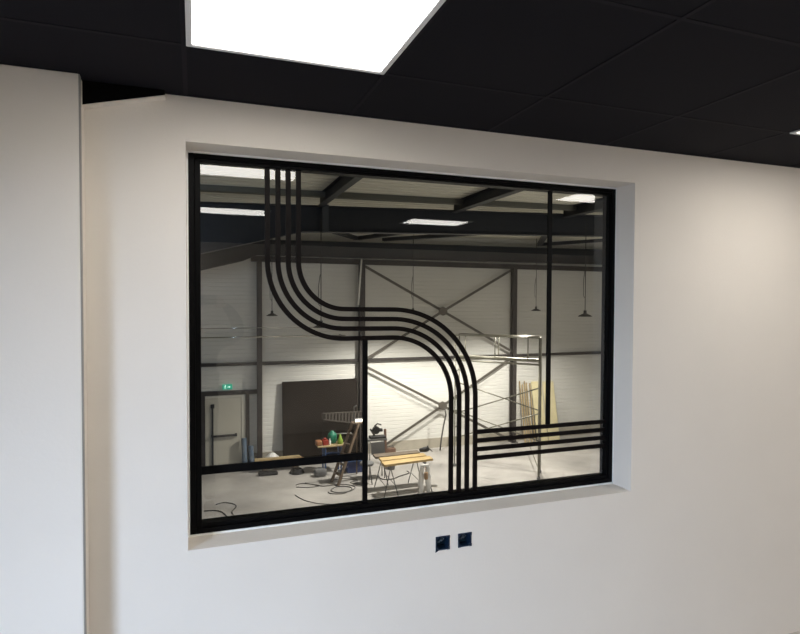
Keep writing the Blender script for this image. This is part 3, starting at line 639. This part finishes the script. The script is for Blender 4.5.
# ================================================================== THE PHOTOGRAPHER (seen only as a dim mirror image in the glass)
def skinned(name, pts, edges, rad, m, parent, sub=2, root=0):
    me = bpy.data.meshes.new(name); off = parent.location
    me.from_pydata([Vector(p)-off for p in pts], edges, []); o = bpy.data.objects.new(name, me); C.objects.link(o); o.parent = parent; me.materials.append(M[m])
    sk = o.modifiers.new('skin', 'SKIN')
    if not me.skin_vertices: 
        bpy.context.view_layer.objects.active = o
    for i, r_ in enumerate(rad):
        r_ = r_ if isinstance(r_, tuple) else (r_, r_); me.skin_vertices[0].data[i].radius = r_
        me.skin_vertices[0].data[i].use_root = (i == root)
    sk.use_smooth_shade = True
    sb = o.modifiers.new('subdivision', 'SUBSURF'); sb.levels = sub; sb.render_levels = sub
    return o
B = CY-.40
def SHIFT(P_):                                                    # trunk, shoulders and legs stand a little to the right of the phone's lens
    return [(x+(.085 if i not in (4, 5, 8, 9, 10, 13, 14, 15) else .03 if i == 4 else 0), y, z) for i, (x, y, z) in enumerate(P_)]
t = thing('person', Vector((-.10, B, FL)), 'person in dark clothes holding up a phone, mirrored dimly at the left of the glass', 'person')
body = SHIFT([(-.10, B, -.78), (-.10, B, -.62), (-.10, B, -.45), (-.10, B+.01, -.33), (-.11, B+.02, -.22), (-.12, B+.04, -.12),
        (.07, B, -.34), (.20, B+.09, -.31), (.325, B+.17, -.25), (.285, B+.25, -.13), (.205, B+.335, -.035),
        (-.27, B, -.34), (-.38, B+.10, -.34), (-.42, B+.20, -.30), (-.25, B+.30, -.16), (-.06, B+.345, -.045),
        (-.01, B, -.88), (.0, B+.02, -1.31), (.0, B-.02, -1.70), (-.19, B, -.88), (-.21, B+.02, -1.31), (-.21, B-.02, -1.70)])
be = [(0,1),(1,2),(2,3),(3,4),(4,5),(3,6),(6,7),(7,8),(8,9),(9,10),(3,11),(11,12),(12,13),(13,14),(14,15),(0,16),(16,17),(17,18),(0,19),(19,20),(20,21)]
br = [(.17,.12),(.155,.11),(.17,.12),(.12,.10),.055,.055, .075,.058,.052,.042,.03, .075,.058,.052,.042,.03, .095,.062,.045,.095,.062,.045]
def hull(name, idx, m, grow=1.0, sub=2, hem=None):
    if hem:
        mp = {v: k for k, v in enumerate(idx)}; n = len(idx)
        return skinned(name, [body[i] for i in idx]+[hem[0]], [(mp[a], mp[b]) for a, b in be if a in mp and b in mp]+[(0, n)], [tuple(x*grow for x in (br[i] if isinstance(br[i], tuple) else (br[i],)*2)) for i in idx]+[hem[1]], m, t, sub)
    mp = {v: k for k, v in enumerate(idx)}
    return skinned(name, [body[i] for i in idx], [(mp[a], mp[b]) for a, b in be if a in mp and b in mp], [tuple(x*grow for x in (br[i] if isinstance(br[i], tuple) else (br[i],)*2)) for i in idx], m, t, sub)
hull('body', list(range(22)), 'skin', .84)
hull('jacket', [0,1,2,3,6,7,8,9,10,11,12,13,14,15], 'cloth', 1.12, hem=((-.015, B, -1.04), (.215, .14)))
hull('trousers', [0,16,17,18,19,20,21], 'jeans', 1.06, hem=((-.015, B, -.66), (.13, .09)))
hc = Vector((-.125, B+.07, -.005))
g = MB(); bmesh.ops.create_uvsphere(g.bm, u_segments=24, v_segments=18, radius=1)
for v in g.bm.verts:
    c = v.co; jaw = 1-.28*max(0, -c.z)**1.3
    x, y, z = c.x*.075*jaw, c.y*.095*(1-.12*max(0, -c.z)), c.z*.118
    if c.y > .6 and abs(c.x) < .22 and -.35 < c.z < .1: y += .018*(1-abs(c.x)/.22)
    if c.y > .6 and .12 < abs(c.x) < .5 and .02 < c.z < .25: y -= .006
    v.co = hc+Vector((x, y, z))
g.build('head', 'skin', t, smooth=True)
g = MB(); bmesh.ops.create_uvsphere(g.bm, u_segments=20, v_segments=14, radius=1)
bmesh.ops.delete(g.bm, geom=[v for v in g.bm.verts if v.co.z < -.25 or (v.co.y > .45 and v.co.z < .55)], context='VERTS')
for v in g.bm.verts: v.co = hc+Vector((v.co.x*.084, v.co.y*.104-.004, v.co.z*.127+.004))
g.build('hair', 'hair', t, smooth=True)
for sx in (-1, 1):
    g = MB(); bmesh.ops.create_uvsphere(g.bm, u_segments=10, v_segments=8, radius=.013)
    bmesh.ops.translate(g.bm, verts=g.bm.verts, vec=hc+Vector((sx*.030, .078, .012))); g.build('eye', 'white', t, smooth=True)
    MB().tube([hc+Vector((sx*.075, .0, .03)), hc+Vector((sx*.080, .0, -.02))], [.018, .012], 8).build('ear', 'skin', t, smooth=True)
    MB().bar((-.015+sx*.105, B-.08, FL+.04), (-.015+sx*.115, B+.17, FL+.035), .09, .075).build('shoe', 'rubber', t, bevel=.03)
MB().tube([hc+Vector((-.025, .085, -.055)), hc+Vector((.025, .085, -.055))], .006, 8).build('mouth', 'rust', t, smooth=True)
for i, (wr, sx) in enumerate((((.205, B+.335, -.035), 1), ((-.06, B+.345, -.045), -1))):
    wr = Vector(wr); px = .150 if sx > 0 else -.015                        # edge of the phone that the hand closes on
    pc = Vector((px+sx*.022, CY-.042, -.015))
    pts = [wr, pc]; ed = [(0, 1)]; rd = [.026, (.036, .018)]
    for k in range(4):
        z = .030-.019*k; n = len(pts); ln = (.9, 1, .95, .8)[k]
        pts += [pc+Vector((sx*.008, .012, z)), pc+Vector((sx*-.002, .030*ln+.008, z+.002)), pc+Vector((-sx*.034*ln, .0375, z))]
        ed += [(1, n), (n, n+1), (n+1, n+2)]; rd += [.009, .0085, .007]
    n = len(pts); pts += [pc+Vector((sx*.004, -.006, -.036)), pc+Vector((-sx*.022, -.004, -.034)), pc+Vector((-sx*.042, .004, -.026))]
    ed += [(1, n), (n, n+1), (n+1, n+2)]; rd += [.012, .010, .008]
    skinned('hand', pts, ed, rd, 'skin', t, 1)
t = thing('mobile_phone', Vector((.067, CY-.026, -.038)), 'black mobile phone held level in two hands', 'phone')
MB().box(-.015, .150, CY-.032, CY-.024, -.0375, .0375).build('phone_body', 'rubber', t, bevel=.003)
MB().box(-.012, .022, CY-.0245, CY-.0225, -.006, .034).build('camera_bump', 'grey', t, bevel=.001)
# ================================================================== LIGHTS, WORLD, CAMERA
def area(name, loc, target, sx, sy, en, col):
    l = bpy.data.lights.new(name, 'AREA'); l.shape = 'RECTANGLE'; l.size = sx; l.size_y = sy; l.energy = en; l.color = col
    o = bpy.data.objects.new(name, l); C.objects.link(o); o.location = loc; o['kind'] = 'helper'
    o.rotation_euler = (Vector(target)-Vector(loc)).to_track_quat('-Z', 'Y').to_euler(); return o
area('window_daylight', (XL-1.2, -3.1, .45), (0, -.3, -.8), 1.6, 1.0, 460, (.56, .73, 1))
area('room_fill_right', (XR+.25, -3.0, -.2), (2.0, -.5, -.7), 1.8, 1.4, 45, (1, .93, .84))  # added warm fill, shining through the invented right window
area('hall_fill', (10.0, 1.2, -3.3), (10.5, 12, -2.9), 4, 2.6, 170, (1, .96, .88))  # added fill for the hall; no door is built behind it
wd = bpy.data.worlds.new('world'); bpy.context.scene.world = wd; wd.use_nodes = True
wd.node_tree.nodes['Background'].inputs[0].default_value = (.5, .6, .8, 1); wd.node_tree.nodes['Background'].inputs[1].default_value = .4
cam = bpy.data.cameras.new('camera'); co = bpy.data.objects.new('camera', cam); C.objects.link(co)
f = ray(400, 317); r = ray(400+F, 317)-f; u = ray(400, 317-F)-f
co.matrix_world = Matrix(((r.x, u.x, -f.x, 0), (r.y, u.y, -f.y, CY), (r.z, u.z, -f.z, 0), (0, 0, 0, 1)))
cam.sensor_width = 36; cam.lens = F/800*36; cam.clip_start = .02
sc = bpy.context.scene; sc.camera = co
sc.view_settings.view_transform = 'Standard'; sc.view_settings.look = 'None'; sc.view_settings.exposure = 0; sc.view_settings.gamma = 1
